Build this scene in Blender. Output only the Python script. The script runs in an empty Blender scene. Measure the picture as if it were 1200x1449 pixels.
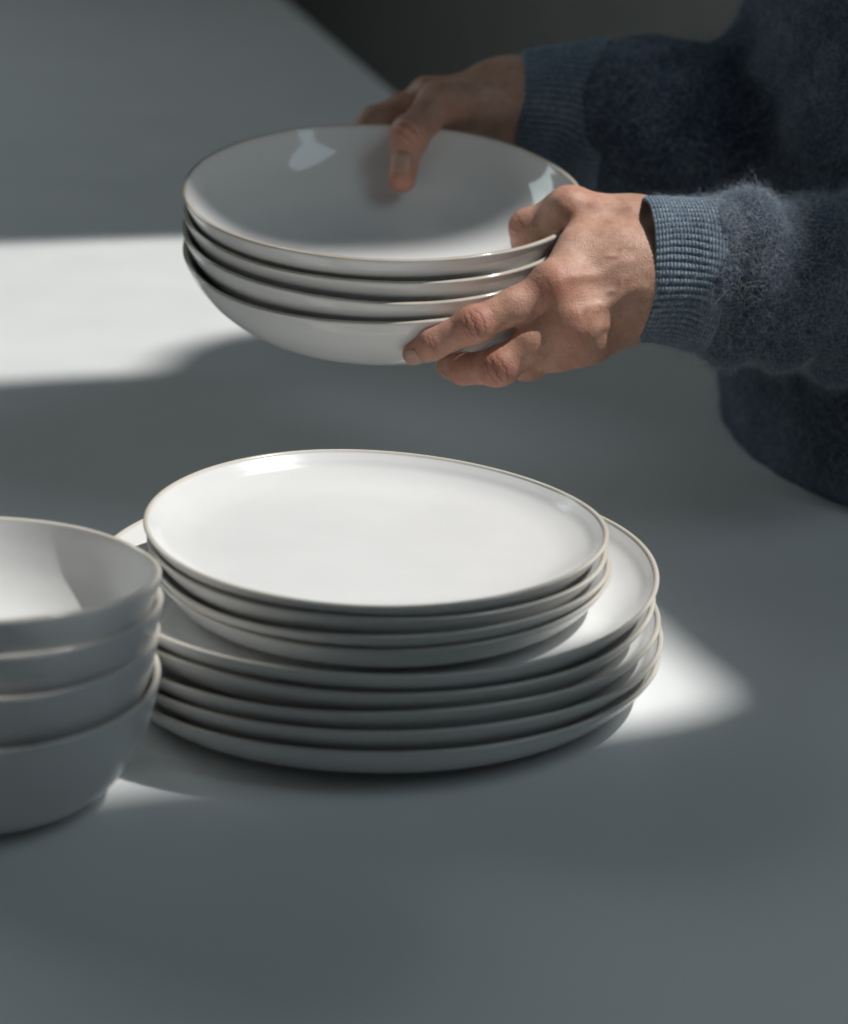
import bpy, bmesh, math, random
import numpy as np
from mathutils import Vector, Matrix, Quaternion

S = bpy.context.scene
COL = S.collection
rng = np.random.default_rng(7)

# ------------------------------------------------------------------ camera
FPX = 3500.0                                   # focal length in pixels of a 1200 px wide frame
PITCH = math.radians(19.0)
_sr = 0.02 / math.cos(PITCH); _cr = math.sqrt(1 - _sr * _sr)
CF = np.array([0, math.cos(PITCH), -math.sin(PITCH)])
_U0 = np.array([0, math.sin(PITCH), math.cos(PITCH)]); _R0 = np.array([1.0, 0, 0])
CR = _R0 * _cr + _U0 * _sr
CU = _U0 * _cr - _R0 * _sr
CP = np.array([0.0219, -1.1291, 0.4761])
cam_data = bpy.data.cameras.new('camera')
cam_data.sensor_fit = 'HORIZONTAL'; cam_data.sensor_width = 24.0
cam_data.lens = FPX / 1200 * 24.0
cam_data.clip_start = 0.05; cam_data.clip_end = 60
cam = bpy.data.objects.new('camera', cam_data); COL.objects.link(cam)
m = Matrix.Identity(4)
for i in range(3):
    m[i][0] = CR[i]; m[i][1] = CU[i]; m[i][2] = -CF[i]; m[i][3] = CP[i]
cam.matrix_world = m
cam_data.dof.use_dof = True
cam_data.dof.focus_distance = 1.27
cam_data.dof.aperture_fstop = 5.0
S.camera = cam


def at(u, v, d):
    """point of the place seen at photo pixel u, v at depth d (metres along the view axis)"""
    return CP + d * (CF + (u - 600) / FPX * CR - (v - 724.5) / FPX * CU)


# ------------------------------------------------------------------ light
S.view_settings.view_transform = 'Standard'
S.view_settings.look = 'None'
S.view_settings.exposure = 0.0
S.view_settings.gamma = 1.0
S.render.engine = 'CYCLES'
S.cycles.use_denoising = True
S.cycles.max_bounces = 10
S.cycles.diffuse_bounces = 5
S.cycles.glossy_bounces = 5
S.cycles.sample_clamp_indirect = 4.0
S.cycles.caustics_reflective = True
S.cycles.caustics_refractive = False
world = bpy.data.worlds.new('World'); S.world = world; world.use_nodes = True
wb = world.node_tree.nodes['Background']
wb.inputs['Color'].default_value = (0.80, 0.93, 1.0, 1)
wb.inputs['Strength'].default_value = 0.032

E1 = np.array([0.969, 0.247, 0]); E2 = np.array([-0.247, 0.969, 0])   # across and along the added wall
T1 = np.array([0.977, 0.213, 0]); T2 = np.array([-0.213, 0.977, 0])   # across and along the table
SUN_EL = math.radians(58)
SUN_DIR = E1 * math.cos(SUN_EL) - E2 * 0.08 + np.array([0, 0, math.sin(SUN_EL)])
SUN_DIR /= np.linalg.norm(SUN_DIR)
SUN_POS = np.array([0.0, 0.1, 0.1]) + SUN_DIR * 7.0


def lamp(name, loc, target, power, size, color, sizey=None, shape='RECTANGLE'):
    d = bpy.data.lights.new(name, 'AREA'); d.energy = power; d.color = color
    d.shape = shape; d.size = size
    if sizey: d.size_y = sizey
    o = bpy.data.objects.new(name, d); COL.objects.link(o)
    o.location = loc
    o.rotation_euler = (Vector(target) - Vector(loc)).to_track_quat('-Z', 'Y').to_euler()
    return o


lamp('sunlight_lamp', SUN_POS, (0, 0.1, 0.1), 570, 0.115, (1.0, 0.985, 0.965), shape='DISK')
lamp('window_lamp', (-2.3, 1.9, 1.6), (-0.1, 0.4, 0.05), 14, 1.3, (0.86, 0.99, 1.0), 0.9)
lamp('right_window_lamp', E1 * 0.98 - E2 * 0.55 + np.array([0, 0, 1.2]), (-0.05, 0.0, 0.0), 5.0, 0.8, (0.72, 0.89, 1.0), 0.9)

# ------------------------------------------------------------------ materials


class NT:
    def __init__(self, name):
        self.m = bpy.data.materials.new(name); self.m.use_nodes = True
        self.t = self.m.node_tree; self.b = self.t.nodes['Principled BSDF']

    def n(self, kind, **kw):
        nd = self.t.nodes.new(kind)
        for k, v in kw.items():
            if k in nd.inputs.keys() if isinstance(k, str) else False:
                nd.inputs[k].default_value = v
            else:
                setattr(nd, k, v)
        return nd

    def l(self, a, b): self.t.links.new(a, b)

    def ramp(self, fac, stops):
        r = self.t.nodes.new('ShaderNodeValToRGB'); e = r.color_ramp.elements
        while len(e) < len(stops): e.new(0.5)
        for x, (p, c) in zip(e, stops):
            x.position = p; x.color = (*c, 1) if len(c) == 3 else c
        self.l(fac, r.inputs['Fac']); return r.outputs['Color']

    def noise(self, scale, detail=3, rough=0.5, coord='Object', vec=None):
        nz = self.t.nodes.new('ShaderNodeTexNoise')
        nz.inputs['Scale'].default_value = scale; nz.inputs['Detail'].default_value = detail
        nz.inputs['Roughness'].default_value = rough
        if vec is None:
            tc = self.t.nodes.new('ShaderNodeTexCoord'); vec = tc.outputs[coord]
        self.l(vec, nz.inputs['Vector']); return nz.outputs['Fac']

    def mix(self, fac, a, b, mode='MIX'):
        x = self.t.nodes.new('ShaderNodeMix'); x.data_type = 'RGBA'; x.blend_type = mode
        for s, v in ((x.inputs[0], fac), (x.inputs[6], a), (x.inputs[7], b)):
            if hasattr(v, 'is_output'): self.l(v, s)
            else: s.default_value = v if not isinstance(v, tuple) else (*v, 1) if len(v) == 3 else v
        return x.outputs[2]

    def math(self, op, a, b=0.0):
        x = self.t.nodes.new('ShaderNodeMath'); x.operation = op
        for s, v in ((x.inputs[0], a), (x.inputs[1], b)):
            if hasattr(v, 'is_output'): self.l(v, s)
            else: s.default_value = v
        return x.outputs[0]

    def bump(self, h, strength, dist):
        x = self.t.nodes.new('ShaderNodeBump'); x.inputs['Strength'].default_value = strength
        x.inputs['Distance'].default_value = dist
        self.l(h, x.inputs['Height']); self.l(x.outputs[0], self.b.inputs['Normal']); return x


def mat_ceramic(name, base, rough, clay):
    t = NT(name)
    at_ = t.n('ShaderNodeAttribute', attribute_name='rim')
    nz = t.noise(60, 4)
    f = t.math('MULTIPLY', at_.outputs['Fac'], t.math('ADD', t.math('MULTIPLY', nz, 0.9), 0.45))
    fc = t.ramp(f, [(0.0, (0, 0, 0)), (0.95, (1, 1, 1))])
    mott = t.ramp(t.noise(22, 5, 0.6), [(0.3, tuple(c * 0.955 for c in base)), (0.7, base)])
    col = t.mix(fc, mott, clay)
    speck = t.ramp(t.noise(900, 2), [(0.24, (0.72, 0.66, 0.56)), (0.29, (1, 1, 1))])
    t.l(t.mix(0.6, col, speck, 'MULTIPLY'), t.b.inputs['Base Color'])
    t.l(t.ramp(t.noise(30, 4), [(0.3, (rough * 0.85,) * 3), (0.7, (rough * 1.25,) * 3)]), t.b.inputs['Roughness'])
    t.b.inputs['IOR'].default_value = 1.5
    t.bump(t.math('ADD', t.noise(45, 2), t.math('MULTIPLY', t.noise(240, 1), 0.02)), 0.16, 0.0010)
    return t.m


def mat_table():
    t = NT('white_table_laminate')
    c = t.ramp(t.noise(6, 5), [(0.3, (0.765, 0.775, 0.77)), (0.7, (0.805, 0.81, 0.805))])
    c = t.mix(1.0, c, t.ramp(t.noise(1500, 3, 0.7), [(0.30, (0.93, 0.93, 0.925)), (0.60, (1, 1, 1))]), 'MULTIPLY')
    c = t.mix(1.0, c, t.ramp(t.noise(260, 2, 0.5), [(0.185, (0.72, 0.70, 0.67)), (0.215, (1, 1, 1))]), 'MULTIPLY')
    t.l(c, t.b.inputs['Base Color'])
    t.l(t.ramp(t.noise(14, 6, 0.7), [(0.3, (0.36,) * 3), (0.7, (0.52,) * 3)]), t.b.inputs['Roughness'])
    t.b.inputs['IOR'].default_value = 1.42
    t.bump(t.noise(1400, 2), 0.08, 0.0004)
    return t.m


def mat_plain(name, c, rough=0.7):
    t = NT(name)
    t.l(t.ramp(t.noise(5, 5), [(0.3, tuple(x * 0.9 for x in c)), (0.7, c)]), t.b.inputs['Base Color'])
    t.b.inputs['Roughness'].default_value = rough
    return t.m


GLAZE = (0.77, 0.767, 0.752)
M_PLATE = mat_ceramic('satin_cream_glaze', GLAZE, 0.17, (0.60, 0.535, 0.44))
M_BOWL = mat_ceramic('glossy_cream_glaze', GLAZE, 0.08, (0.47, 0.39, 0.285))
M_TABLE = mat_table()
M_FLOOR = mat_plain('dark_floor', (0.55, 0.53, 0.49), 0.6)
M_WALL = mat_plain('grey_wall_paint', (0.32, 0.31, 0.295), 0.8)


# ------------------------------------------------------------------ helpers
def mesh_obj(name, V, Fc, mat, parent=None, smooth=True, loc=None):
    me = bpy.data.meshes.new(name)
    V = np.asarray(V, np.float32)
    if isinstance(Fc, np.ndarray):
        me.vertices.add(len(V)); me.vertices.foreach_set('co', V.ravel())
        me.loops.add(Fc.size); me.loops.foreach_set('vertex_index', Fc.ravel().astype(np.int32))
        me.polygons.add(len(Fc)); me.polygons.foreach_set('loop_start', np.arange(len(Fc), dtype=np.int32) * Fc.shape[1])
        me.update(calc_edges=True)
    else:
        me.from_pydata(V.tolist(), [], [tuple(q) for q in Fc])
        me.update()
    if smooth: me.polygons.foreach_set('use_smooth', [True] * len(me.polygons))
    if mat: me.materials.append(mat)
    o = bpy.data.objects.new(name, me); COL.objects.link(o)
    if parent: o.parent = parent
    if loc is not None: o.location = loc
    return o


def tag(o, label=None, cat=None, group=None, kind=None):
    if label: o['label'] = label
    if cat: o['category'] = cat
    if group: o['group'] = group
    if kind: o['kind'] = kind
    return o


def box(V, Fc, c, h, ax=(1, 0, 0), ay=(0, 1, 0)):
    ax = np.array(ax, float); ay = np.array(ay, float); az = np.cross(ax, ay); n = len(V)
    for k in (-1, 1):
        for i, j in ((-1, -1), (1, -1), (1, 1), (-1, 1)):
            V.append(np.array(c) + ax * h[0] * i + ay * h[1] * j + az * h[2] * k)
    for q in ((3, 2, 1, 0), (4, 5, 6, 7), (0, 1, 5, 4), (1, 2, 6, 5), (2, 3, 7, 6), (3, 0, 4, 7)):
        Fc.append([n + i for i in q])


# ------------------------------------------------------------------ setting
V, Fc = [], []
box(V, Fc, (0, 1.5, -0.77), (6, 6, 0.02))
tag(mesh_obj('floor', V, Fc, M_FLOOR, smooth=False), kind='structure', label='dark floor beyond the table edge')

table = bpy.data.objects.new('table', None); COL.objects.link(table); table.location = (0, 0.4, -0.75)
tag(table, 'large white table with a smooth matt top carrying the crockery', 'table')
EDGE = np.array([0.2395, 0.55, 0.0])                     # a point on the table's right edge
TW, T0, TL = 1.5, -1.5, 2.6
bm = bmesh.new()
cs = [EDGE + T2 * T0, EDGE + T2 * TL, EDGE + T2 * TL - T1 * TW, EDGE + T2 * T0 - T1 * TW]
fv = [bm.verts.new(c) for c in cs]; f0 = bm.faces.new(fv)
f0.normal_update()
if f0.normal.z < 0: f0.normal_flip()
r = bmesh.ops.extrude_face_region(bm, geom=[f0])
for v in [g for g in r['geom'] if isinstance(g, bmesh.types.BMVert)]: v.co.z -= 0.03
bmesh.ops.bevel(bm, geom=[e for e in bm.edges], offset=0.003, segments=3, affect='EDGES', profile=0.5)
bmesh.ops.recalc_face_normals(bm, faces=bm.faces)
me = bpy.data.meshes.new('tabletop'); bm.to_mesh(me); bm.free(); me.materials.append(M_TABLE)
o = bpy.data.objects.new('tabletop', me); COL.objects.link(o); o.parent = table; o.location = (0, -0.4, 0.75)
for a_, b_ in ((-0.08, T0 + 0.1), (-0.08, TL - 0.1), (-TW + 0.08, T0 + 0.1), (-TW + 0.08, TL - 0.1)):
    V, Fc = [], []; c = EDGE + T1 * a_ + T2 * b_
    box(V, Fc, (c[0], c[1] - 0.4, 0.359), (0.03, 0.03, 0.359), T1, T2)
    mesh_obj('leg', V, Fc, M_TABLE, table, smooth=False)

# wall added behind the person, its two openings cut to shape the sunlight
WALL_A = 1.02                                            # distance of the wall along E1 from the origin


def on_wall(x, y, z=0.0):
    """wall coordinates (along E2, height) where the sunlight that lands at x, y, z passes the wall"""
    P = np.array([x, y, z]); D = SUN_POS - P
    t = (WALL_A - P @ E1) / (D @ E1)
    q = P + t * D
    return (q @ E2, q[2])


def G(a, b, z=0.0):
    p = E1 * a + E2 * b; return on_wall(p[0], p[1], z)


def arc(c, r0, r1, a0, a1, n):
    return [(c[0] + r0 * math.cos(math.radians(a0 + (a1 - a0) * i / n)), c[1] + r1 * math.sin(math.radians(a0 + (a1 - a0) * i / n))) for i in range(n + 1)]


near_open = [G(a, b) for a, b in ((0.156, 0.02), (0.152, 0.085), (0.152, 0.20), (0.100, 0.235), (0.090, 0.308), (-0.20, 0.308), (-0.27, 0.14), (-0.9, 0.14), (-0.9, -0.20), (-0.27, -0.19), (-0.215, -0.106), (-0.13, -0.099), (-0.02, -0.097), (0.08, -0.084), (0.130, -0.077), (0.155, -0.064), (0.163, -0.040))]
far_pts = [(-0.9, 0.5637), (-0.1376, 0.5637), (-0.0984, 0.5677), (-0.052, 0.5651), (-0.0326, 0.5728), (-0.0196, 0.6007), (-0.0067, 0.6257), (0.0175, 0.6475), (0.0475, 0.6629), (0.0994, 0.6814), (0.2, 0.70), (0.2, 0.985), (-0.9, 0.985)]
far_open = [G(a, b) for a, b in far_pts]  # solid strip between the openings stands in for the person's shadow


def wall_panel():
    bm = bmesh.new()
    outer = [(-0.75, -0.75), (9.0, -0.75), (9.0, 4.2), (-0.75, 4.2)]
    edges = []
    for loop in (outer, near_open, far_open):
        vs = [bm.verts.new((p[0], p[1], 0)) for p in loop]
        for i in range(len(vs)): edges.append(bm.edges.new((vs[i], vs[(i + 1) % len(vs)])))
    bmesh.ops.triangle_fill(bm, edges=edges, use_beauty=True)
    # drop the faces inside the openings

    def inside(p, poly):
        c = False; j = len(poly) - 1
        for i in range(len(poly)):
            if (poly[i][1] > p[1]) != (poly[j][1] > p[1]) and p[0] < (poly[j][0] - poly[i][0]) * (p[1] - poly[i][1]) / (poly[j][1] - poly[i][1]) + poly[i][0]:
                c = not c
            j = i
        return c
    kill = [f for f in bm.faces if any(inside(f.calc_center_median(), pl) for pl in (near_open, far_open))]
    bmesh.ops.delete(bm, geom=kill, context='FACES')
    r = bmesh.ops.extrude_face_region(bm, geom=list(bm.faces))
    for v in [g for g in r['geom'] if isinstance(g, bmesh.types.BMVert)]: v.co.z += 0.012
    bmesh.ops.recalc_face_normals(bm, faces=bm.faces)
    for v in bm.verts:
        p = E1 * (WALL_A + v.co.z) + E2 * v.co.x; v.co = Vector((p[0], p[1], v.co.y))
    me = bpy.data.meshes.new('sunlight_mask_wall'); bm.to_mesh(me); bm.free(); me.materials.append(M_WALL)
    o = bpy.data.objects.new('sunlight_mask_wall', me); COL.objects.link(o)
    return tag(o, 'added grey wall behind the person, openings cut to shape the sunlight', kind='structure')


wall_panel()


# ------------------------------------------------------------------ crockery
def spline(pts, n):
    """Catmull-Rom through profile points, n steps per span"""
    P = np.array(pts, float); P = np.vstack([2 * P[0] - P[1], P, 2 * P[-1] - P[-2]]); out = []
    for i in range(1, len(P) - 2):
        for k in range(n):
            t = k / n; a, b, c, d = P[i - 1:i + 3]
            out.append(0.5 * (2 * b + (c - a) * t + (2 * a - 5 * b + 4 * c - d) * t * t + (3 * b - a - 3 * c + d) * t ** 3))
    out.append(P[-2]); return np.array(out)


def vessel(name, inner, outer, lip, mat, M, seed, wob=(0.006, 0.0012), seg=128, rim_band=0.0015, n=6):
    """a thrown dish: inner profile centre->rim, outer profile rim->foot->centre, with a rounded lip and hand-made wobble"""
    rr = np.random.default_rng(seed)
    A = spline(inner, n); B = spline(outer, n)
    d = (B[0] - A[-1]); mid = (A[-1] + B[0]) / 2
    half = np.linalg.norm(d) / 2; up = np.array([-d[1], d[0]]) / (2 * half)
    if up[1] < 0: up = -up
    L = []
    for k in range(1, 6):
        th = math.pi * k / 6
        L.append(mid - d / 2 * math.cos(th) + up * half * lip * math.sin(th))
    P = np.vstack([A, L, B]); np_ = len(P)
    iR = len(A) + 2
    seglen = np.r_[0, np.cumsum(np.linalg.norm(np.diff(P, axis=0), axis=1))]
    rim = np.exp(-((seglen - seglen[iR]) / rim_band) ** 2)
    R = P[iR, 0]; H = P[iR, 1]
    th = np.arange(seg) * 2 * math.pi / seg
    ph = rr.uniform(0, 6.28, 6); am = rr.normal(0, 1, 6)
    wr = wob[0] * (np.cos(2 * th + ph[0]) * 1.0 + 0.5 * am[1] * np.cos(3 * th + ph[1]) + 0.16 * am[2] * np.cos(7 * th + ph[2]))
    wz = wob[1] * (np.cos(2 * th + ph[3]) + 0.5 * am[4] * np.cos(3 * th + ph[4]) + 0.15 * am[5] * np.cos(6 * th + ph[5]))
    V, Fc, at_ = [], [], []
    first = P[0, 0] < 1e-6; last = P[-1, 0] < 1e-6
    rows = []
    for i in range(np_):
        if (i == 0 and first) or (i == np_ - 1 and last):
            rows.append([len(V)] * seg); V.append((0, 0, P[i, 1])); at_.append(0); continue
        w = np.clip(P[i, 0] / R, 0, 1) ** 4
        row = []
        for k in range(seg):
            q = P[i, 0] * (1 + wr[k] * w)
            row.append(len(V)); V.append((q * math.cos(th[k]), q * math.sin(th[k]), P[i, 1] + wz[k] * w)); at_.append(rim[i])
        rows.append(row)
    for i in range(np_ - 1):
        a, b = rows[i], rows[i + 1]
        for k in range(seg):
            j = (k + 1) % seg
            q = [a[k], a[j], b[j], b[k]]; q2 = []
            for x in q:
                if x not in q2: q2.append(x)
            Fc.append(q2[::-1] if False else q2)
    o = mesh_obj(name, V, Fc, mat)
    att = o.data.attributes.new('rim', 'FLOAT', 'POINT'); att.data.foreach_set('value', at_)
    bm = bmesh.new(); bm.from_mesh(o.data); bmesh.ops.recalc_face_normals(bm, faces=bm.faces); bm.to_mesh(o.data); bm.free()
    o.matrix_world = M
    return o


def pose(c, n=(0, 0, 1), spin=0.0):
    z = Vector(n).normalized(); x = Vector((math.cos(spin), math.sin(spin), 0)); x = (x - z * x.dot(z)).normalized()
    y = z.cross(x); M = Matrix.Identity(4)
    for i in range(3): M[i][0] = x[i]; M[i][1] = y[i]; M[i][2] = z[i]; M[i][3] = c[i]
    return M


def plate_profile(R, H, ft):
    k = R - 0.1375
    inner = [(0, ft), (R - 0.060, ft), (R - 0.032, ft + 0.0002), (R - 0.020, ft + 0.0014), (R - 0.0105, ft + 0.0050), (R - 0.0058, ft + 0.0088), (R - 0.0026, H - 0.0012)]
    outer = [(R, H - 0.0010), (R - 0.0036, H - 0.0062), (R - 0.0100, H - 0.0128), (R - 0.0170, 0.0042), (R - 0.032, 0.0027), (R - 0.045, 0.0024), (R - 0.047, 0.0), (R - 0.053, 0.0), (R - 0.055, 0.0026), (0, 0.0030)]
    return inner, outer


ORD = ['bottom', 'second from bottom', 'middle', 'second from top', 'top']
LGAP = [0.0, 0.0098, 0.0187, 0.0286, 0.0384]
lab = ['bottom large cream plate, resting on the white table', 'large cream plate just above the bottom one of its stack', 'middle one of the five large cream plates', 'large cream plate directly under the topmost large plate', 'topmost large cream plate, carrying the stack of smaller plates']
sp = [0.3, 2.1, 4.0, 1.2, 5.2]
off = [(0.000, 0.001), (0.0015, -0.001), (-0.0005, 0.0005), (-0.0015, 0.001), (0.0, 0.0)]
for i in range(5):
    a_, b_ = plate_profile(0.1375 + (0.0012, 0, 0.0006, -0.0006, 0)[i], 0.0215, 0.0088)
    o = vessel('dinner_plate', a_, b_, 0.75, M_PLATE, pose((off[i][0], off[i][1], LGAP[i]), spin=sp[i]), 20 + i, wob=(0.0058, 0.0012))
    tag(o, lab[i], 'plate', 'stack of large plates')
lab = ['lowest of the four smaller cream plates', 'second smaller cream plate from the bottom of its stack', 'smaller cream plate directly under the empty sunlit top plate', 'topmost smaller cream plate, its empty face in full sunlight']
SZ = [0.0472, 0.0531, 0.0608, 0.0676]
for i in range(4):
    a_, b_ = plate_profile(0.1108 + (0, 0.0004, -0.0003, 0)[i], 0.0185, 0.0058)
    tx = (0.006, 0.008, 0.018, 0.022)[i]
    o = vessel('side_plate', a_, b_, 0.75, M_PLATE, pose(((0.0025, 0.0015, -0.0002, -0.001)[i], -0.0104 + (0.001, 0, 0, 0)[i], SZ[i]), (tx, -0.005, 1), spin=i * 1.7), 40 + i, wob=(0.005, 0.0011))
    tag(o, lab[i], 'plate', 'stack of smaller plates')

# deep bowls in the left foreground
BR = 0.0800


def deep_profile():
    inner = [(0, 0.0085), (0.026, 0.0088), (0.044, 0.0118), (0.059, 0.0190), (0.0690, 0.0300), (0.0742, 0.0420), (0.0772, 0.0545)]
    outer = [(0.0800, 0.0548), (0.0778, 0.0440), (0.0738, 0.0305), (0.0668, 0.0168), (0.0582, 0.0070), (0.0505, 0.0028), (0.0485, 0.0), (0.0430, 0.0), (0.041, 0.0028), (0, 0.0036)]
    return inner, outer


lab = ['bottom deep bowl of the left stack, standing on the table', 'deep bowl just above the bottom one of the left stack', 'deep bowl directly under the top one of the left stack', 'top deep bowl of the left stack, sunlight on its inside']
for i in range(4):
    a_, b_ = deep_profile()
    ty = (-0.02, 0.03, 0.075, 0.075)[i]; tx = (0.0, 0.01, 0.015, 0.019)[i]
    z = (0.0, 0.0190, 0.0338, 0.0475)[i]
    c = np.array([-0.1718, -0.1345, 0.0]) + np.array([-tx * 0.0, 0, z])
    o = vessel('deep_bowl', a_, b_, 0.8, M_PLATE, pose(c, (tx, ty, 1), spin=0.8 + 1.9 * i), 60 + i, wob=(0.006, 0.0011))
    tag(o, lab[i], 'bowl', 'stack of deep bowls')

# shallow bowls held in the hands
HD = 1.42; HR = 0.11 * HD / 1.349
HN = np.array([0.021, -0.139, 1.0]); HN /= np.linalg.norm(HN)
HC = at(542.9, 267.6, HD)                                  # centre of the top rim


def wide_profile(R):
    k = R / 0.116
    H = 0.050
    inner = [(0, 0.0070), (0.032, 0.0077), (0.056, 0.0108), (0.078, 0.0182), (0.095, 0.0295), (0.1062, 0.0412), (0.1133, 0.0530)]
    outer = [(0.1160, 0.0528), (0.1116, 0.0428), (0.1022, 0.0302), (0.0870, 0.0172), (0.0690, 0.0086), (0.0545, 0.0049), (0.0480, 0.0038), (0.0460, 0.0006), (0.0415, 0.0006), (0.040, 0.0034), (0, 0.0038)]
    return [(r * k, z) for r, z in inner], [(r * k, z) for r, z in outer]


lab = ['lowest of the four shallow bowls held in both hands', 'shallow bowl just above the lowest of the held bowls', 'shallow bowl directly under the top one of the held bowls', 'top shallow bowl held in both hands, a thumb on its inside']
HOFF = [(0.000, 0.000, -0.0330), (-0.0005, 0.0, -0.0215), (0.001, 0.001, -0.0112), (0, 0, 0)]
HTX = [(0.004, -0.150), (0.010, -0.146), (0.008, -0.146), (0.021, -0.139)]
held = []
for i in range(4):
    a_, b_ = wide_profile(HR)
    n_ = np.array([*HTX[i], 1.0]); n_ /= np.linalg.norm(n_)
    c = HC - n_ * 0.0534 + np.array(HOFF[i])
    o = vessel('shallow_bowl', a_, b_, 0.8, M_BOWL, pose(c, n_, spin=(0.9, 2.8, 4.1, 5.6)[i]), 80 + i, wob=(0.004, 0.0010), seg=160)
    tag(o, lab[i], 'bowl', 'shallow bowls held in the hands'); held.append(o)


# ------------------------------------------------------------------ the person
import openvdb


def mat_skin():
    t = NT('skin')
    red = t.n('ShaderNodeAttribute', attribute_name='red').outputs['Fac']
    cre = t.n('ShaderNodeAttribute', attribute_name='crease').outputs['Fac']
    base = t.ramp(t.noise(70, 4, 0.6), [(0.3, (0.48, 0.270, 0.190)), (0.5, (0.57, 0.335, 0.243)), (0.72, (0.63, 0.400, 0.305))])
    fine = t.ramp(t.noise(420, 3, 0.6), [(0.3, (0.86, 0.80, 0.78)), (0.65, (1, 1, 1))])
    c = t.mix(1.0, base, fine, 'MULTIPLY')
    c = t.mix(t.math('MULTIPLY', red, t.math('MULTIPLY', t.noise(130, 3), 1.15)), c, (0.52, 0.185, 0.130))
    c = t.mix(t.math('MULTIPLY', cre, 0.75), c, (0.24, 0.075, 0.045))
    t.l(c, t.b.inputs['Base Color'])
    t.b.inputs['Roughness'].default_value = 0.46
    t.b.inputs['IOR'].default_value = 1.4
    t.b.inputs['Subsurface Weight'].default_value = 0.12
    t.b.inputs['Subsurface Radius'].default_value = (1.0, 0.35, 0.2)
    t.b.inputs['Subsurface Scale'].default_value = 0.004
    vo = t.n('ShaderNodeTexVoronoi'); vo.inputs['Scale'].default_value = 1100
    tc = t.n('ShaderNodeTexCoord'); t.l(tc.outputs['Object'], vo.inputs['Vector'])
    h = t.math('ADD', t.math('MULTIPLY', vo.outputs['Distance'], 0.55), t.noise(700, 4, 0.65))
    t.bump(h, 0.42, 0.0006)
    return t.m


M_SKIN = mat_skin()
_t = NT('fingernail'); _t.b.inputs['Base Color'].default_value = (0.50, 0.31, 0.235, 1); _t.b.inputs['Roughness'].default_value = 0.32
_t.bump(_t.noise(300, 2), 0.1, 0.0003)
M_NAIL = _t.m


def cone(P, a, b, r1, r2):
    a = np.asarray(a); b = np.asarray(b); ab = b - a
    t = np.clip(((P - a) @ ab) / (ab @ ab), 0, 1)
    return np.linalg.norm(P - a - t[..., None] * ab, axis=-1) - (r1 + (r2 - r1) * t)


def ell(P, c, ax, r):
    q = np.stack([((P - np.asarray(c)) @ np.asarray(x)) / rr for x, rr in zip(ax, r)], -1)
    k = np.linalg.norm(q, axis=-1); return (k - 1) * min(r) if False else k * (k - 1) / np.maximum(np.linalg.norm(q / np.array(r), axis=-1), 1e-9)


def smin(a, b, k):
    h = np.clip(0.5 + 0.5 * (b - a) / k, 0, 1)
    return b + (a - b) * h - k * h * (1 - h)


def mesh_sdf(f, lo, hi, h):
    lo = np.asarray(lo); n = np.ceil((np.asarray(hi) - lo) / h).astype(int) + 1
    B = 8; nb = np.ceil(n / B).astype(int); n = nb * B
    ii = np.stack(np.meshgrid(*[np.arange(k) for k in nb], indexing='ij'), -1).reshape(-1, 3)
    cen = lo + (ii * B + (B - 1) / 2) * h
    dc = np.concatenate([f(c) for c in np.array_split(cen, max(1, len(cen) // 60000))])
    out = np.repeat(dc, B ** 3).reshape(*nb, B, B, B).astype(np.float32)
    pick = np.where(np.abs(dc) < B * h * 0.87 * 1.35 + 0.003)[0]
    loc = np.stack(np.meshgrid(*[np.arange(B)] * 3, indexing='ij'), -1).reshape(1, -1, 3)
    flat = out.reshape(-1, B ** 3)
    for ch in np.array_split(pick, max(1, len(pick) // 150)):
        flat[ch] = f(lo + (ii[ch][:, None] * B + loc) * h)
    out = np.ascontiguousarray(flat.reshape(*nb, B, B, B).transpose(0, 3, 1, 4, 2, 5).reshape(*n))
    g = openvdb.FloatGrid(10.0); g.copyFromArray(out / h)
    p, q = g.convertToQuads(0.0)
    p = lo + np.array(p, float) * h; q = np.array(q)[:, ::-1]
    # orientation: make normals point away from the inside
    a = p[q[:, 0]]; nn = np.cross(p[q[:, 1]] - a, p[q[:, 3]] - a); c = p[q].mean(1)
    k = np.linspace(0, len(q) - 1, min(len(q), 400)).astype(int)
    nl = nn[k] / (np.linalg.norm(nn[k], axis=1)[:, None] + 1e-12)
    if (f((c[k] + nl * h)[None])[0] < f((c[k] - nl * h)[None])[0]).mean() > 0.5: q = q[:, ::-1]
    return p, q


def vnormals(p, q):
    nn = np.cross(p[q[:, 2]] - p[q[:, 0]], p[q[:, 3]] - p[q[:, 1]])
    N = np.stack([sum(np.bincount(q[:, i], nn[:, k], len(p)) for i in range(4)) for k in range(3)], -1)
    return N / (np.linalg.norm(N, axis=1)[:, None] + 1e-15)


def wav(P, s, seed, n=5):
    r = np.random.default_rng(seed); o = 0
    for i in range(n):
        d = r.normal(size=3); d /= np.linalg.norm(d)
        o = o + np.sin(P @ d * 2 * math.pi / (s * r.uniform(0.7, 1.5)) + r.uniform(0, 6.28))
    return o / n


A = lambda u, v, d: at(u, v, d)
TOCAM = -CF

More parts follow.
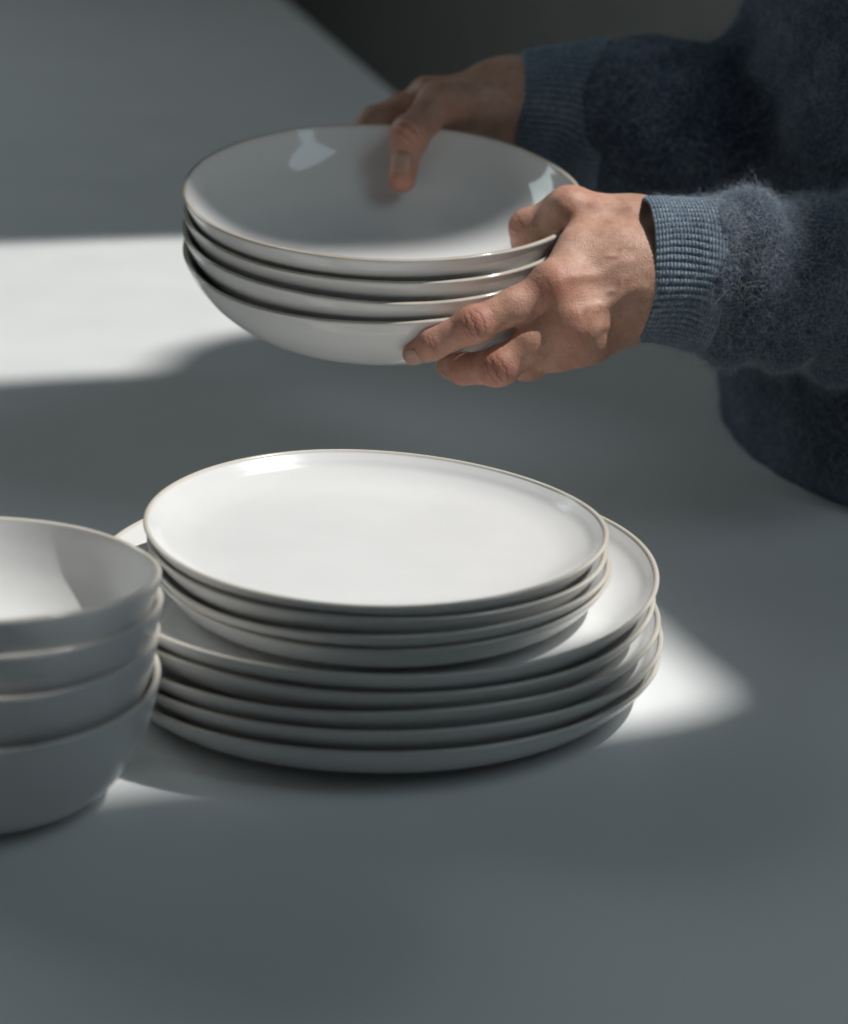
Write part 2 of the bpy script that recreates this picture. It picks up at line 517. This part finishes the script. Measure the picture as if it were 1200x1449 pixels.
# near hand: joints
n_wr = A(945, 388, 1.374)
N = dict(
    thumb=[A(893, 318, 1.383), A(806, 299, 1.380), A(747, 322, 1.390), A(747, 366, 1.405)],
    index=[A(783, 408, 1.337), A(671, 460, 1.3295), A(613, 487, 1.3355), A(586, 500, 1.344)],
    middle=[A(800, 452, 1.338), A(706, 519, 1.338), A(656, 522, 1.354), A(634, 519, 1.368)],
    ring=[A(820, 478, 1.352), A(748, 512, 1.360), A(704, 517, 1.384), A(680, 514, 1.402)],
    pinky=[A(840, 482, 1.372), A(790, 505, 1.384), A(755, 508, 1.404), A(735, 505, 1.418)])
NR = dict(thumb=[0.0150, 0.0122, 0.0102, 0.0088], index=[0.0126, 0.0097, 0.0081, 0.0062], middle=[0.0126, 0.0101, 0.0086, 0.0066],
          ring=[0.0115, 0.0098, 0.0080, 0.0064], pinky=[0.0098, 0.0078, 0.0068, 0.0056])
n_base = {'index': A(896, 366, 1.362), 'middle': A(906, 396, 1.362), 'ring': A(908, 424, 1.370), 'pinky': A(906, 448, 1.382)}
# far hand: joints
f_wr = A(748, 152, 1.570)
Fj = dict(
    thumb=[A(690, 150, 1.555), A(622, 146, 1.530), A(580, 190, 1.5030), A(568.5, 253, 1.4955)],
    index=[A(604, 137, 1.560), A(530, 172, 1.558), A(497, 205, 1.553), A(480, 225, 1.548)],
    middle=[A(612, 152, 1.580), A(545, 192, 1.585), A(510, 225, 1.575), A(495, 245, 1.565)],
    ring=[A(625, 170, 1.592), A(565, 215, 1.592), A(535, 245, 1.580), A(520, 260, 1.570)],
    pinky=[A(645, 185, 1.600), A(600, 230, 1.595), A(575, 255, 1.585), A(562, 268, 1.575)])
FR = dict(thumb=[0.0165, 0.0130, 0.0103, 0.0086], index=[0.0118, 0.0094, 0.0082, 0.0066], middle=[0.0118, 0.0095, 0.0082, 0.0068],
          ring=[0.0112, 0.0092, 0.0080, 0.0066], pinky=[0.0100, 0.0080, 0.0068, 0.0058])
f_base = {'index': A(705, 128, 1.565), 'middle': A(712, 145, 1.580), 'ring': A(716, 162, 1.588), 'pinky': A(718, 178, 1.592)}


def hand_sdf(J, RR, base, wrist, elbow, extra, br=(0.0135, 0.0130, 0.0125, 0.0120)):
    def f(P):
        names = ['index', 'middle', 'ring', 'pinky']
        palm = None
        for nme, b in zip(names, br):
            d = cone(P, base[nme], J[nme][0], b, RR[nme][0])
            palm = d if palm is None else smin(palm, d, 0.013)
        palm = smin(palm, cone(P, base['middle'], wrist, 0.0215, 0.0245), 0.02)
        palm = smin(palm, cone(P, (base['index'] + base['ring']) / 2, wrist, 0.0215, 0.0235), 0.02)
        palm = smin(palm, cone(P, wrist, elbow, 0.0245, 0.036), 0.02)
        th = cone(P, J['thumb'][0], J['thumb'][1], RR['thumb'][0], RR['thumb'][1])
        palm = smin(palm, th, 0.014)
        for a, b, r1, r2, k in extra: palm = smin(palm, cone(P, a, b, r1, r2), k)
        out = palm
        for nme in ['thumb'] + names:
            j = J[nme]; r = RR[nme]
            c = cone(P, j[0] if nme != 'thumb' else j[0] * 0.3 + j[1] * 0.7, j[1], r[0] * 0.93 if nme != 'thumb' else r[1] * 1.02, r[1])
            if nme == 'thumb':
                c = cone(P, j[1], j[2], r[1] * 0.96, r[2])
                c = smin(c, cone(P, j[2], j[3], r[2] * 0.97, r[3]), 0.005)
            else:
                mid = (j[0] + j[1]) / 2
                c = cone(P, j[0], mid, r[0] * 0.90, r[1] * 0.99)
                c = smin(c, cone(P, mid, j[1], r[1] * 0.99, r[1] * 1.0), 0.004)
                c = smin(c, cone(P, j[1], j[2], r[1] * 0.97, r[2]), 0.005)
                c = smin(c, cone(P, j[2], j[3], r[2] * 0.98, r[3]), 0.004)
            out = smin(out, c, 0.0034 if nme != 'thumb' else 0.008)
        return out - 0.0004 * wav(P, 0.02, 3)
    return f


n_elbow = A(1230, 425, 1.44); f_elbow = A(1060, 190, 1.575)
n_extra = [
    (A(862, 345, 1.358), A(805, 366, 1.346), 0.0125, 0.0095, 0.012),       # muscle between thumb and index finger
    (A(950, 356, 1.374), A(900, 322, 1.376), 0.0190, 0.0165, 0.012),       # base of the thumb at the wrist
    (A(838, 312, 1.372), A(812, 342, 1.352), 0.0110, 0.0070, 0.010),       # web
    (A(880, 440, 1.372), A(835, 470, 1.362), 0.0150, 0.0120, 0.012),
    (A(757, 486, 1.3405), A(812, 466, 1.3425), 0.0108, 0.0125, 0.010),      # root of the middle finger
    (A(785, 500, 1.354), A(830, 482, 1.356), 0.0105, 0.0120, 0.010),
    (A(806, 296, 1.377), A(803, 293, 1.373), 0.0112, 0.0108, 0.006),       # thumb knuckle
    (A(783, 402, 1.3350), A(792, 402, 1.3370), 0.0105, 0.0110, 0.010),      # index knuckle
    (A(806, 450, 1.3365), A(815, 448, 1.3385), 0.0105, 0.0110, 0.010),       # middle knuckle
    (A(676, 458, 1.3290), A(667, 461, 1.3290), 0.0090, 0.0088, 0.006),
    (A(711, 515, 1.3375), A(700, 519, 1.3385), 0.0096, 0.0093, 0.006),
]
f_extra = [
    (A(680, 150, 1.553), A(640, 165, 1.540), 0.0165, 0.0120, 0.010),
    (A(606, 132, 1.555), A(608, 132, 1.555), 0.0095, 0.0095, 0.006),
    (A(579, 188, 1.500), A(580, 190, 1.500), 0.0092, 0.0092, 0.004),
]


def bounds(J, ends, mg=0.03):
    P = np.array([q for v in J.values() for q in v] + ends); return P.min(0) - mg, P.max(0) + mg


def clip_elbow(f, c, d):
    """end the forearm inside the sleeve with a flat cut"""
    def g(P): return np.maximum(f(P), (P - c) @ d)
    return g


SP, SQ, SRED, SCR = [], [], [], []


def add_skin(f, lo, hi, h, reds, creases, tendons=()):
    p, q = mesh_sdf(f, lo, hi, h)
    N_ = vnormals(p, q)
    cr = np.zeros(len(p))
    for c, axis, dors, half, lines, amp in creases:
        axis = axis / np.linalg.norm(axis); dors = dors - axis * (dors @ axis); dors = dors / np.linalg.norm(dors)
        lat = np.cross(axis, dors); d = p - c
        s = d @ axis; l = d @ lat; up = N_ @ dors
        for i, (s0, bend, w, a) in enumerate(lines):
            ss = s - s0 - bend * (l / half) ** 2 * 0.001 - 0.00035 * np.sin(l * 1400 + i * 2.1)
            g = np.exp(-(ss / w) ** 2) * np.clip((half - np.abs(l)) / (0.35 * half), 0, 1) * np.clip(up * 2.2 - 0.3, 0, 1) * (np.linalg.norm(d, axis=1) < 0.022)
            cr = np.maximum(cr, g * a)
        # a wrinkled, slightly swollen knuckle
    for (u0, v0), (u1, v1), dd, w, amp in tendons:                    # tendons and veins under the skin
        a = A(u0, v0, dd); b = A(u1, v1, dd); ab = b - a
        rel = p - a; rel = rel - np.outer(rel @ CF, CF); tt = np.clip(rel @ ab / (ab @ ab), 0, 1)
        dist = np.linalg.norm(rel - tt[:, None] * ab - 0.0012 * np.sin(tt * 9)[:, None] * CU, axis=1)
        p = p + N_ * (amp * np.exp(-(dist / w) ** 2) * np.sin(np.clip(tt, 0.03, 0.97) * math.pi) ** 0.5 * (N_ @ TOCAM > 0.1))[:, None]
    p = p - N_ * (cr * 0.00027)[:, None]
    p = p + N_ * (0.00012 * wav(p, 0.006, 9, 7) + 0.00022 * wav(p, 0.013, 5, 6))[:, None]
    red = np.zeros(len(p))
    for c, r, a in reds: red = np.maximum(red, a * np.exp(-(np.linalg.norm(p - c, axis=1) / r) ** 2))
    off = sum(len(x) for x in SP)
    SP.append(p); SQ.append(q + off); SRED.append(red); SCR.append(cr)


HH = 0.0007
fn = clip_elbow(hand_sdf(N, NR, n_base, n_wr, n_elbow, n_extra), A(1020, 400, 1.40), (n_elbow - n_wr) / np.linalg.norm(n_elbow - n_wr))
lo, hi = bounds(N, [n_wr, A(1020, 400, 1.40)], 0.032)
iw = N['index']; mw = N['middle']; tw = N['thumb']
K5 = [(-0.0047, 2.6, 0.00055, 0.75), (-0.0008, 0.8, 0.00045, 0.55), (0.0006, -0.4, 0.0005, 1.0), (0.0045, -2.4, 0.0005, 0.8), (0.0068, -2.8, 0.0006, 0.3)]
K2 = [(-0.0012, 0.3, 0.0005, 0.5), (0.0010, -0.3, 0.0005, 0.6)]
IDORS = TOCAM * 0.93 + CU * 0.10
add_skin(fn, lo, hi, HH,
         [(A(671, 458, 1.322), 0.013, 1.0), (A(784, 414, 1.325), 0.016, 0.9), (A(808, 458, 1.326), 0.016, 0.8), (A(586, 500, 1.34), 0.014, 0.6),
          (A(703, 525, 1.33), 0.017, 0.8), (A(640, 528, 1.355), 0.017, 0.8), (A(722, 316, 1.388), 0.014, 0.8), (A(805, 285, 1.37), 0.016, 0.45), (A(800, 500, 1.35), 0.03, 0.5), (A(630, 480, 1.335), 0.030, 0.45), (A(670, 530, 1.34), 0.035, 0.55)],
         [(A(672, 458, 1.321), iw[2] - iw[0], IDORS, 0.0085, K5, 1), (A(613, 486, 1.328), iw[3] - iw[1], IDORS, 0.0065, K2, 1),
          (A(703, 524, 1.329), mw[2] - mw[0], TOCAM * 0.8 - CU * 0.5, 0.0090, K5, 1),
          (A(727, 318, 1.385), tw[3] - tw[2], -CR + TOCAM * 0.5, 0.008, K5, 1),
          (A(775, 392, 1.325), iw[0] - n_base['index'], TOCAM + CU * 0.5, 0.010, [(0.002, 0.5, 0.0006, 0.35), (0.006, 0.3, 0.0006, 0.3)], 1)],
         [((900, 372), (790, 405), 1.35, 0.0032, 0.0010), ((905, 410), (815, 448), 1.35, 0.0030, 0.0010), ((905, 440), (832, 478), 1.36, 0.0028, 0.0008),
          ((895, 352), (848, 372), 1.35, 0.0016, 0.0006), ((888, 395), (850, 425), 1.35, 0.0015, 0.0006), ((850, 425), (838, 452), 1.35, 0.0015, 0.0005), ((900, 300), (815, 290), 1.37, 0.0030, 0.0009)])
ff = clip_elbow(hand_sdf(Fj, FR, f_base, f_wr, f_elbow, f_extra), A(850, 165, 1.57), (f_elbow - f_wr) / np.linalg.norm(f_elbow - f_wr))
lo, hi = bounds(Fj, [f_wr, A(850, 165, 1.57)], 0.032)
tf = Fj['thumb']
add_skin(ff, lo, hi, 0.0009,
         [(A(578, 188, 1.49), 0.016, 0.7), (A(567, 262, 1.488), 0.016, 0.9), (A(606, 130, 1.55), 0.016, 0.5), (A(631, 164, 1.52), 0.014, 0.4)],
         [(A(579, 187, 1.492), tf[2] - tf[1], TOCAM + CU * 0.4 - CR * 0.3, 0.009, K5, 1),
          (A(632, 163, 1.522), A(640, 150, 1.52) - A(622, 178, 1.52), TOCAM, 0.010, [(0.0, 0.0, 0.0008, 0.0)], 1)])
p = np.vstack(SP); q = np.vstack(SQ)
person = mesh_obj('person', p, q, M_SKIN)
for nm_, arr in (('red', SRED), ('crease', SCR)):
    a_ = person.data.attributes.new(nm_, 'FLOAT', 'POINT'); a_.data.foreach_set('value', np.concatenate(arr).astype(np.float32))
tag(person, 'person in fuzzy navy blue sweater leaning over the table, holding stacked bowls in both hands', 'person')


def nail(c0, c1, r0, r1, dors, length, width, start):
    """curved nail plate lying on the back of a fingertip that runs from c0 to c1"""
    ax = (c1 - c0); L = np.linalg.norm(ax); ax = ax / L
    d = dors - ax * (dors @ ax); d /= np.linalg.norm(d); lat = np.cross(ax, d)
    nu, nv = 12, 10; V, Fc = [], []
    for top in (0, 1):
        for i in range(nu + 1):
            u = i / nu; s = start + u * length
            wv = width * (0.80 + 0.28 * math.sin(math.pi * min(u, 0.5))) * (1 - 0.55 * max(0, (u - 0.80) / 0.2) ** 2) * (1 - 0.6 * max(0, (0.15 - u) / 0.15) ** 2)
            r = (r0 + (r1 - r0) * min(s / L, 1)); over = max(0.0, s - L)
            rr = math.sqrt(max(r * r - over * over, (0.55 * r) ** 2)) + (0.00035 if top else -0.0006)
            for j in range(nv + 1):
                ph = (j / nv - 0.5) * wv / r
                V.append(c0 + ax * s + (d * math.cos(ph) + lat * math.sin(ph)) * rr)
    w = nv + 1; o2 = (nu + 1) * w
    for i in range(nu):
        for j in range(nv):
            a = i * w + j; Fc.append((o2 + a, o2 + a + 1, o2 + a + w + 1, o2 + a + w)); Fc.append((a, a + w, a + w + 1, a + 1))
    for i in range(nu):
        for j in (0, nv):
            a = i * w + j; Fc.append((a, a + w, o2 + a + w, o2 + a))
    for j in range(nv):
        for i in (0, nu):
            a = i * w + j; Fc.append((a, a + 1, o2 + a + 1, o2 + a))
    o = mesh_obj('fingernail', V, Fc, M_NAIL, person)
    bm = bmesh.new(); bm.from_mesh(o.data); bmesh.ops.recalc_face_normals(bm, faces=bm.faces); bm.to_mesh(o.data); bm.free()


nail(iw[2], iw[3], NR['index'][2], NR['index'][3], TOCAM * 0.9 - CU * 0.35, 0.0105, 0.0095, 0.0070)
nail(mw[2], mw[3], NR['middle'][2], NR['middle'][3], -CU * 0.8 + TOCAM * 0.2 - CR * 0.3, 0.0105, 0.0095, 0.0040)
nail(tw[2], tw[3], NR['thumb'][2], NR['thumb'][3], -CR, 0.013, 0.012, 0.008)
nail(tf[2], tf[3], FR['thumb'][2], FR['thumb'][3], TOCAM * 0.95 + CR * -0.25, 0.0125, 0.0115, 0.0165)


# ------------------------------------------------------------------ sweater
def mat_wool(name, rib):
    t = NT(name)
    tc = t.n('ShaderNodeTexCoord')
    big = t.noise(28, 4, 0.6)
    fib = t.noise(520, 5, 0.75)
    base = t.ramp(t.math('ADD', t.math('MULTIPLY', fib, 0.7), t.math('MULTIPLY', big, 0.3)),
                  [(0.32, (0.014, 0.018, 0.032)), (0.5, (0.064, 0.081, 0.119)), (0.70, (0.33, 0.39, 0.46))] if not rib else [(0.32, (0.060, 0.084, 0.122)), (0.5, (0.25, 0.32, 0.40)), (0.70, (0.60, 0.67, 0.72))])  # cuff ribs paler than the sleeve wool: sunlight put into their colour
    h = fib
    if rib:
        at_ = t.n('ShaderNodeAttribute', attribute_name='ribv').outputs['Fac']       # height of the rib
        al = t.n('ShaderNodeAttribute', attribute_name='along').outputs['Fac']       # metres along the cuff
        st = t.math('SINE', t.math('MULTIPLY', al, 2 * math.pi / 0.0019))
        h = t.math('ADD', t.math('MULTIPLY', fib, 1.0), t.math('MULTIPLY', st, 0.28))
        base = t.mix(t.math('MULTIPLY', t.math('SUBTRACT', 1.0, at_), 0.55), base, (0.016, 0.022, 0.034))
    t.l(base, t.b.inputs['Base Color'])
    t.b.inputs['Roughness'].default_value = 0.95
    t.b.inputs['Specular IOR Level'].default_value = 0.1
    t.b.inputs['Sheen Weight'].default_value = 0.25
    t.b.inputs['Sheen Roughness'].default_value = 0.5
    t.b.inputs['Sheen Tint'].default_value = (0.55, 0.72, 0.9, 1)
    t.bump(h, 0.9, 0.0022)
    return t.m


M_WOOL = mat_wool('navy_mohair_knit', False)
M_RIB = mat_wool('sun_lightened_ribbed_knit', True)
_t = NT('mohair_fibre'); _t.l(_t.ramp(_t.n('ShaderNodeHairInfo').outputs['Random'], [(0.0, (0.13, 0.165, 0.225)), (0.7, (0.38, 0.455, 0.54)), (1.0, (0.85, 0.82, 0.72))]), _t.b.inputs['Base Color']); _t.b.inputs['Roughness'].default_value = 0.55
_t.b.inputs['Specular IOR Level'].default_value = 0.3
M_FUZZ = _t.m

cz = np.array([0, 0, 1.0])
NS = [A(990, 387, 1.374), A(1018, 391, 1.377), A(1062, 398, 1.382), A(1110, 402, 1.390), A(1200, 408, 1.405), A(1330, 400, 1.45)]
NSR = [0.0365, 0.0440, 0.0455, 0.0445, 0.0520, 0.0590]
FS = [A(872, 164, 1.572), A(885, 164, 1.572), A(915, 168, 1.570), A(980, 178, 1.572), A(1090, 190, 1.60)]
FSR = [0.0400, 0.0480, 0.0515, 0.0530, 0.060]
TC = E1 * 0.495 + E2 * 0.335


def sweater_sdf(P):
    d = None
    sx = np.clip((P - NS[0]) @ CR, 0, 0.06)                      # the near sleeve is flattened towards its cuff
    df = (P - NS[0]) @ CF - 0.16 * ((P - NS[0]) @ CR)
    Pn = P + CF * (df * (0.24 - 0.24 * sx / 0.06))[..., None]
    for i in range(len(NS) - 1):
        c = cone(Pn, NS[i], NS[i + 1], NSR[i], NSR[i + 1]); d = c if d is None else smin(d, c, 0.006)
    for i in range(len(FS) - 1): d = np.minimum(d, cone(P, FS[i], FS[i + 1], FSR[i], FSR[i + 1])) if i == 0 else smin(d, cone(P, FS[i], FS[i + 1], FSR[i], FSR[i + 1]), 0.008)
    tor = ell(P, TC + cz * 0.16 - E1 * 0.045, (E1, E2, cz), (0.135, 0.185, 0.42))
    tor = smin(tor, ell(P, TC + cz * 0.03 - E2 * 0.06, (E1, E2, cz), (0.175, 0.185, 0.105)), 0.05)
    d = smin(d, tor, 0.03)
    d = np.maximum(d, P[..., 2] - 0.44)
    fold = 0.0045 * wav(P * np.array([1, 1, 0.7]), 0.075, 21, 6) + 0.0016 * wav(P, 0.03, 22, 6)
    # ring folds where the near sleeve bunches above its cuff
    ax = (NS[3] - NS[0]); L = np.linalg.norm(ax); ax = ax / L; s = (P - NS[0]) @ ax
    near = np.exp(-((np.linalg.norm(P - NS[0] - np.clip(s, 0, L)[..., None] * ax, axis=-1)) / 0.07) ** 4)
    ring = 0.0046 * np.cos((s - 0.0205 + 0.003 * np.sin((P @ CU) * 45)) * 2 * math.pi / 0.037) * near
    ring = np.maximum(ring, -0.0022) * np.clip(s / 0.012, 0, 1)
    return d - fold - ring


lo = np.array([0.06, -0.02, -0.14]); hi = np.array([0.72, 0.72, 0.46])
p, q = mesh_sdf(sweater_sdf, lo, hi, 0.0028)
sweater = mesh_obj('sweater', p, q, M_WOOL, person)
sw_p, sw_q = p, q


def cuff(axis_pts, radii, ring_squash, ribs, depth_dir, name='cuff'):
    """ribbed tube: outer knit wall, rolled end, inner wall"""
    P = spline(np.array(axis_pts), 10); R = np.interp(np.linspace(0, len(axis_pts) - 1, len(P)), range(len(radii)), radii)
    L = np.r_[0, np.cumsum(np.linalg.norm(np.diff(P, axis=0), axis=1))]
    nt = ribs * 10; th = np.arange(nt) * 2 * math.pi / nt
    rows = []
    # inner wall first (from inside towards the opening), rolled edge, outer wall
    for s in np.linspace(0.02, 0.0015, 6): rows.append((s, -0.0030, 0.35))
    rows += [(0.0004, -0.0024, 0.25), (-0.0003, -0.0014, 0.3), (0.0002, -0.0006, 0.4)]
    for s in np.linspace(0.0012, L[-1], 36): rows.append((s, -0.0003 * math.exp(-s / 0.002), min(1.0, 0.5 + s / 0.006)))
    V, Fc, rv, al = [], [], [], []
    for s, dr, ra in rows:
        c = np.array([np.interp(max(s, 0), L, P[:, i]) for i in range(3)])
        if s < 0: c = c + (P[0] - P[1]) / np.linalg.norm(P[0] - P[1]) * -s
        t = np.array([np.interp(max(s, 0) + 0.004, L, P[:, i]) - np.interp(max(s - 0.004, 0), L, P[:, i]) for i in range(3)]); t /= np.linalg.norm(t)
        e1 = CU - t * (CU @ t); e1 /= np.linalg.norm(e1); e2 = np.cross(t, e1)
        r0 = np.interp(max(s, 0), L, R)
        fade = 1 - 0.75 * np.clip((s - 0.62 * L[-1]) / (0.38 * L[-1]), 0, 1)
        wob = 0.012 * math.sin(s * 260) + 0
        ph = th + 0.05 * math.sin(s * 90) + 0.015 * np.sin(5 * th + s * 150)
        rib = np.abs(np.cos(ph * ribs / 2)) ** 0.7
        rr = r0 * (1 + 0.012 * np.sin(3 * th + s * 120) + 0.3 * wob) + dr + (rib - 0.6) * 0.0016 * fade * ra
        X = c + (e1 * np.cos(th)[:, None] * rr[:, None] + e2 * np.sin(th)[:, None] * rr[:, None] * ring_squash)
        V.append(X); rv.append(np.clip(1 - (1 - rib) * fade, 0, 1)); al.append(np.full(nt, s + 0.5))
    n = len(rows); V = np.vstack(V)
    for i in range(n - 1):
        for k in range(nt):
            j = (k + 1) % nt; Fc.append((i * nt + k, i * nt + j, (i + 1) * nt + j, (i + 1) * nt + k))
    o = mesh_obj(name, V, Fc, M_RIB, sweater)
    bm = bmesh.new(); bm.from_mesh(o.data); bmesh.ops.recalc_face_normals(bm, faces=bm.faces); bm.to_mesh(o.data); bm.free()
    for nm_, arr in (('ribv', rv), ('along', al)):
        a_ = o.data.attributes.new(nm_, 'FLOAT', 'POINT'); a_.data.foreach_set('value', np.concatenate(arr).astype(np.float32))
    return V[9 * nt:], nt


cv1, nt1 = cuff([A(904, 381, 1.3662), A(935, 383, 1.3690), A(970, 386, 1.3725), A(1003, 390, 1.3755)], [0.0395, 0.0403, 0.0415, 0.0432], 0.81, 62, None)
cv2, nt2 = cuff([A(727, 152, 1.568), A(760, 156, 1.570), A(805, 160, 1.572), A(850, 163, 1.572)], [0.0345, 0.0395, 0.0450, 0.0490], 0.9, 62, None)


# ------------------------------------------------------------------ mohair fuzz
def fuzz(name, pts, nrm, length, radius, seed, parent):
    r = np.random.default_rng(seed); n = len(pts); K = 6
    t = np.cross(nrm, r.normal(size=(n, 3))); t /= np.linalg.norm(t, axis=1)[:, None] + 1e-9
    b = np.cross(nrm, t)
    ln = length * r.lognormal(0, 0.45, n).clip(0.3, 3.0)
    lift = r.uniform(0.10, 0.85, n); curl = r.uniform(0.5, 2.6, n) * r.choice([-1, 1], n)
    pos = np.empty((n, K, 3)); cur = pts - nrm * 0.0006; pos[:, 0] = cur
    for k in range(1, K):
        f = k / (K - 1); ang = curl * f
        d = (t * np.cos(ang)[:, None] + b * np.sin(ang)[:, None]) * np.sqrt(1 - lift ** 2)[:, None] + nrm * (lift * (1 - 0.7 * f))[:, None] + r.normal(0, 0.22, (n, 3))
        d /= np.linalg.norm(d, axis=1)[:, None]
        cur = cur + d * (ln / (K - 1))[:, None]; pos[:, k] = cur
    cu = bpy.data.hair_curves.new(name); cu.add_curves([K] * n)
    cu.attributes['position'].data.foreach_set('vector', pos.reshape(-1).astype(np.float32))
    ra = np.tile(np.linspace(1, 0.35, K), n) * np.repeat(radius * r.uniform(0.6, 1.3, n), K)
    at_ = cu.attributes.get('radius') or cu.attributes.new('radius', 'FLOAT', 'POINT')
    at_.data.foreach_set('value', ra.astype(np.float32))
    cu.materials.append(M_FUZZ)
    o = bpy.data.objects.new(name, cu); COL.objects.link(o); o.parent = parent; o['kind'] = 'stuff'
    return o


def sample(p, q, w, n, seed):
    r = np.random.default_rng(seed)
    T = np.vstack([q[:, [0, 1, 2]], q[:, [0, 2, 3]]]); a, b, c = p[T[:, 0]], p[T[:, 1]], p[T[:, 2]]
    nn = np.cross(b - a, c - a); ar = np.linalg.norm(nn, axis=1); N_ = nn / (ar[:, None] + 1e-15)
    pr = ar * w((a + b + c) / 3, N_); pr /= pr.sum()
    k = r.choice(len(T), n, p=pr); u, v = r.random(n), r.random(n); s = u + v > 1; u[s] = 1 - u[s]; v[s] = 1 - v[s]
    return a[k] + (b - a)[k] * u[:, None] + (c - a)[k] * v[:, None], N_[k]


nav = (NS[0] + NS[3]) / 2
P_, N_ = sample(sw_p, sw_q, lambda c, n: np.exp(-(np.linalg.norm(c - nav, axis=1) / 0.11) ** 2) * (n @ TOCAM > -0.35) + 0.02 * (n @ TOCAM > -0.3), 70000, 1)
fuzz('wool_fuzz', P_, N_, 0.0052, 0.000042, 2, sweater)
P_, N_ = sample(sw_p, sw_q, lambda c, n: np.exp(-(np.linalg.norm(c - nav, axis=1) / 0.11) ** 2) * (n @ TOCAM > -0.35) + 0.1 * (n @ TOCAM > -0.3), 5000, 7)
fuzz('wool_fuzz', P_, N_, 0.0120, 0.000045, 8, sweater)
P_, N_ = sample(sw_p, sw_q, lambda c, n: 1.0 * (n @ TOCAM > -0.35), 80000, 3)
fuzz('wool_fuzz', P_, N_, 0.0080, 0.000050, 4, sweater)
for V_, nt_, cnt, sd in ((cv1, nt1, 9000, 5), (cv2, nt2, 5000, 6)):
    n = len(V_) // nt_; Q = np.array([(i * nt_ + k, i * nt_ + (k + 1) % nt_, (i + 1) * nt_ + (k + 1) % nt_, (i + 1) * nt_ + k) for i in range(n - 1) for k in range(nt_)])
    cen = V_.reshape(n, nt_, 3).mean(1)
    P_, N_ = sample(V_, Q, lambda c, n_: np.ones(len(c)), cnt, sd)
    inward = ((P_ - cen[np.clip(((P_ - cen[0]) @ (cen[-1] - cen[0]) / ((cen[-1] - cen[0]) @ (cen[-1] - cen[0])) * (n - 1)).astype(int), 0, n - 1)]) * N_).sum(1) < 0
    N_[inward] *= -1
    fuzz('wool_fuzz', P_, N_, 0.0032, 0.000036, sd + 10, sweater)
